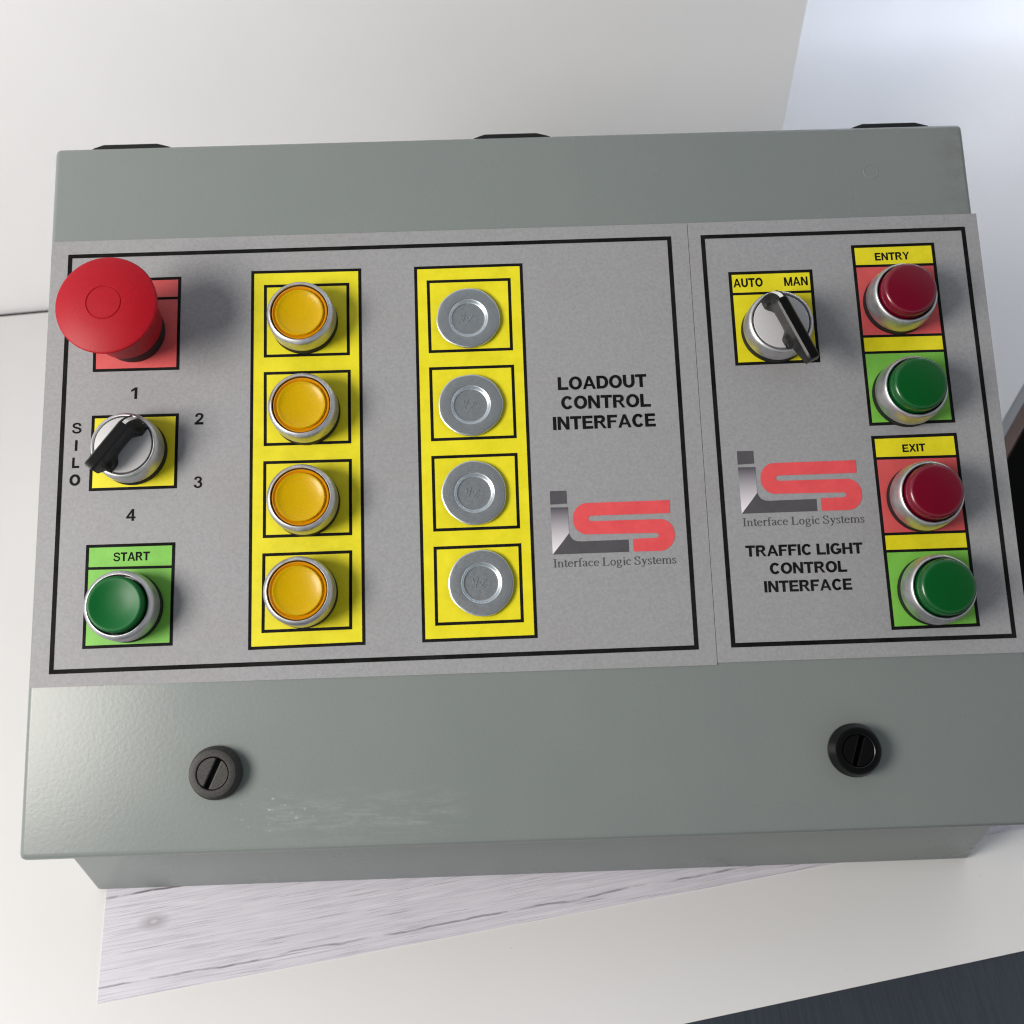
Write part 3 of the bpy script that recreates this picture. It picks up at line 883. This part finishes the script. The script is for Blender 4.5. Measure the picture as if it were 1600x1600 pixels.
RAISED = [(0, 7.2), (10.35, 7.2), (10.3, 12.2), (10.15, 14.3), (9.85, 15.0), (9.3, 15.5), (8.7, 15.75), (8.3, 15.8), (7.0, 15.95), (4.0, 16.2), (0, 16.3)]

def make_button(name, part, profile, material, bezel=BEZEL):
    o = obj(name, lathe(bezel, 96), 'chrome', box)
    obj('gasket', add_lathe(lathe(GASKET), [(0, 4.3), (6.6, 4.3), (6.8, 6.6), (0, 6.6)]), 'rubber', o)  # also holds an unseen lamp-well disc, added to darken the amber lens centre
    obj(part, lathe(profile, 96), material, o, None, 50)
    return o

def copy_tree(o, parent):
    c = o.copy()
    C.objects.link(c)
    c.parent = parent
    for ch in list(o.children):
        copy_tree(ch, c)
    return c

P = DATA['ctl']
amber = make_button('illuminated_button', 'amber_lens', LENS, 'amber')
obj('lens_rim', lathe(LENS_RIM, 96), 'amber_rim', amber, None, 50)
for i, (key, lab) in enumerate((('a1', 'top'), ('a2', 'second'), ('a3', 'third'), ('a4', 'bottom'))):
    o = amber if i == 0 else copy_tree(amber, box)
    o.matrix_local = on_lid(P[key][0], P[key][1], ZB, i * 0.9)
    o['label'] = 'flush amber button, %s of the four in the yellow column' % lab

o = make_button('push_button', 'button_cap', DISHED, 'start_cap')
o.matrix_local = on_lid(*P['start'], ZB)
o['label'] = 'dished green button under the word START'
red = make_button('push_button', 'button_cap', RAISED, 'red_cap', BEZEL_PLAIN)
green = make_button('push_button', 'button_cap', RAISED, 'green_cap', BEZEL_PLAIN)
for src, key, lab, first in ((red, 'entry_red', 'dark red raised button under the word ENTRY', True), (red, 'exit_red', 'dark red raised button under the word EXIT', False),
                             (green, 'entry_green', 'dark green raised button below the ENTRY red button', True), (green, 'exit_green', 'dark green raised button below the EXIT red button', False)):
    o = src if first else copy_tree(src, box)
    o.matrix_local = on_lid(P[key][0], P[key][1], ZB, 0.0 if first else 1.3)
    o['label'] = lab

# ---- emergency stop
es = obj('emergency_stop_button', lathe([(0, 0), (11.9, 0), (12.1, 0.5), (12.1, 7.0), (12.9, 7.4), (13.0, 8.4), (0, 8.4)]), 'rubber', box, on_lid(P['stop'][0], P['stop'][1], ZB))
es['label'] = 'big red mushroom emergency stop button'
obj('mushroom_cap', lathe([(0, 8.2), (13.1, 8.2), (13.45, 8.6), (13.7, 11), (14.3, 17), (15.2, 22.5), (16.2, 25.2), (17.0, 26.6), (17.9, 27.3), (18.2, 27.6), (18.3, 28.0), (18.2, 28.35), (17.9, 28.6),
                           (17.4, 28.78), (15.5, 29.4), (12, 30.25), (9, 30.75), (6.4, 30.98), (6.3, 30.9), (6.15, 30.72), (6.0, 30.9), (5.9, 31.02), (3, 31.15), (0, 31.2)], 128), 'estop', es, None, 40)

# ---- selector switches
def handle_mesh(head, tail):
    """grip bar along x: scooped waist over the disc, spread feet over the bezel, flat ridge from -tail to head"""
    bm = bmesh.new()
    loops = []
    stations = [-tail, -tail + 0.15, -tail + 0.7] + [s for s in (-17.5, -15, -12.5) if s > -tail + 1.2] + [-11.2, -10.6, -10.0, -9.0, -8.0, -7.0, -6.0, -5.0, -4.0, -2.0, 0.0, 2.0, 4.0, 5.0, 6.0, 7.0, 8.0, 9.0, 10.0, 10.5]
    for s in stations:
        q = abs(s)
        e = max(0.0, min(1.0, (q - 3.6) / 3.6))
        e = e * e * (3 - 2 * e)
        foot = 1.0 + 2.7 * e                       # half width where it meets the disc
        z0 = 10.9
        if s < -10.8:                              # the tail overhangs the bezel
            foot, z0 = 2.2, 12.4 + 4.2 * min(1.0, (-s - 10.8) / (tail - 10.8))
        elif q > 9.4:
            foot = min(foot, 3.4)
        zs = 14.4 if q < 10.8 else z0 + 1.0
        waist = max(foot * 0.92, 2.2) if e > 0.4 else 1.0 + 1.2 * min(1.0, e * 2.5 + 0.35)
        zt = 21.7
        wr = 2.15
        if s > head - 2.2:
            zt -= 0.42 * (s - head + 2.2) ** 1.7
            wr = 1.9
        if s <= -tail + 0.2:
            wr, zt = (1.5, 21.2) if s == -tail else (1.9, 21.6)
        pts = [(-foot, z0), (-waist, zs), (-2.3, min(zs + 1.5, 20.0)), (-wr - 0.05, zt - 0.7), (-wr * 0.7, zt), (wr * 0.7, zt), (wr + 0.05, zt - 0.7), (2.3, min(zs + 1.5, 20.0)), (waist, zs), (foot, z0)]
        loops.append([bm.verts.new((s * S, y * S, z * S)) for y, z in pts])
    for A, Bq in zip(loops, loops[1:]):
        for i in range(10):
            j = (i + 1) % 10
            bm.faces.new((A[i], A[j], Bq[j], Bq[i]))
    bm.faces.new(loops[0]); bm.faces.new(loops[-1][::-1])
    return bm

def pointer_mesh(head):
    b = bmesh.new()
    top = lambda s: 21.7 - (0.42 * (s - head + 2.2) ** 1.7 if s > head - 2.2 else 0.0)
    rows = []
    for s in (head - 2.4, head - 1.2, head - 0.2, head + 0.6, 10.5, 10.62):
        z = top(min(s, 10.5)) + 0.1 if s < 10.55 else 14.8
        rows.append([b.verts.new((s * S, y * S, zz * S)) for y, zz in ((-0.75, z), (0.75, z), (0.75, z - 0.6), (-0.75, z - 0.6))])
    for A, Bq in zip(rows, rows[1:]):
        for i in range(4):
            j = (i + 1) % 4
            b.faces.new((A[i], A[j], Bq[j], Bq[i]))
    b.faces.new(rows[0]); b.faces.new(rows[-1][::-1])
    return b

SEL_BEZEL = [(0, 3.3), (12.5, 3.3), (12.75, 3.5), (12.85, 4.0), (12.8, 5.0), (12.6, 9.2), (12.45, 10.0), (12.15, 10.6), (11.75, 11.0), (11.4, 11.15), (11.1, 11.1), (10.95, 10.9), (10.9, 10.4), (10.85, 7.4), (0, 7.4)]
def make_selector():
    o = obj('selector_switch', lathe(SEL_BEZEL, 96), 'chrome', box)
    obj('gasket', lathe(GASKET), 'rubber', o)
    obj('face_disc', lathe([(0, 7.3), (10.5, 7.3), (10.5, 11.0), (10.4, 11.2), (10.1, 11.3), (0, 11.35)], 96), 'disc', o)
    return o
def add_handle(o, head, tail):
    obj('handle', handle_mesh(head, tail), 'gloss_black', o, None, 28)
    obj('pointer_mark', pointer_mesh(head), 'white_mark', o)
sel = make_selector()
sel2 = copy_tree(sel, box)
add_handle(sel, 9.0, 13.4)
sel.matrix_local = on_lid(*P['silo'], ZB, radians(52))
sel['label'] = 'silo selector switch with its short black handle pointing up to the right'
add_handle(sel2, 8.2, 20.0)
sel2.matrix_local = on_lid(*P['auto'], ZB, radians(113.8))
sel2['label'] = 'AUTO and MAN selector switch with its long black handle pointing up to the left'

# ---- hole plugs
def make_plug(seed):
    rnd = random.Random(seed)
    ph = [rnd.uniform(0, 6.28) for _ in range(5)]
    wob = lambda a, r, z: 0.0 if r < 9 else 0.010 * sin(2 * a + ph[0]) + 0.007 * sin(3 * a + ph[1]) + 0.006 * sin(5 * a + ph[2]) + 0.004 * sin(9 * a + ph[3])
    bm = lathe([(12.1, 0), (12.2, 1.2), (12.12, 1.42), (11.9, 1.54), (11.6, 1.57), (11.3, 1.58), (7.9, 1.60), (7.6, 1.58), (7.35, 1.45), (7.1, 1.1), (6.85, 0.5), (6.7, 0.25), (6.5, 0.14), (6.2, 0.10), (5.9, 0.10), (0, 0.10)], 96, wob)
    # stamped half-inch mark
    d = {'1': [rect(-0.05, 0.05, 0, 1)], '2': BOLD['2'][1]}
    polys = [[(px * 1.3 - 2.9, py * 1.7 + 0.6) for px, py in p] for p in [rect(0, 0.22, 0, 1)]]
    polys += [bar((-2.4, -1.2), (-0.9, 2.2), 0.26)]
    polys += [[(px * 3.2 - 1.0, py * 2.6 - 1.6) for px, py in p] for p in ribbon(curve_pts([(0.10, 0.68), (0.17, 0.85), (0.36, 0.925), (0.54, 0.85), (0.59, 0.70), (0.48, 0.50), (0.28, 0.30), (0.10, 0.06)]), 0.13) + [rect(0.05, 0.62, 0, 0.13)]]
    polys += [rect(1.3, 1.5, 0.6, 1.3), rect(1.8, 2.0, 0.6, 1.3)]
    pm = flat_union(polys, 0.32)
    q = bmesh.new(); q.from_mesh(pm)
    ext = bmesh.ops.extrude_face_region(q, geom=list(q.faces))
    bmesh.ops.translate(q, verts=[v for v in ext['geom'] if isinstance(v, bmesh.types.BMVert)], vec=(0, 0, -0.36 * S))
    stamp = finish(q, None)
    bm.from_mesh(stamp)
    return bm
for i, lab in enumerate(('top', 'second', 'third', 'bottom')):
    o = obj('hole_plug', make_plug(i + 3), 'zinc', box, on_lid(*P['p%d' % (i + 1)], ZB, (0.05, -0.02, 0.1, 0.16)[i]))
    o['label'] = 'round zinc hole plug, %s of the four in the yellow column' % lab
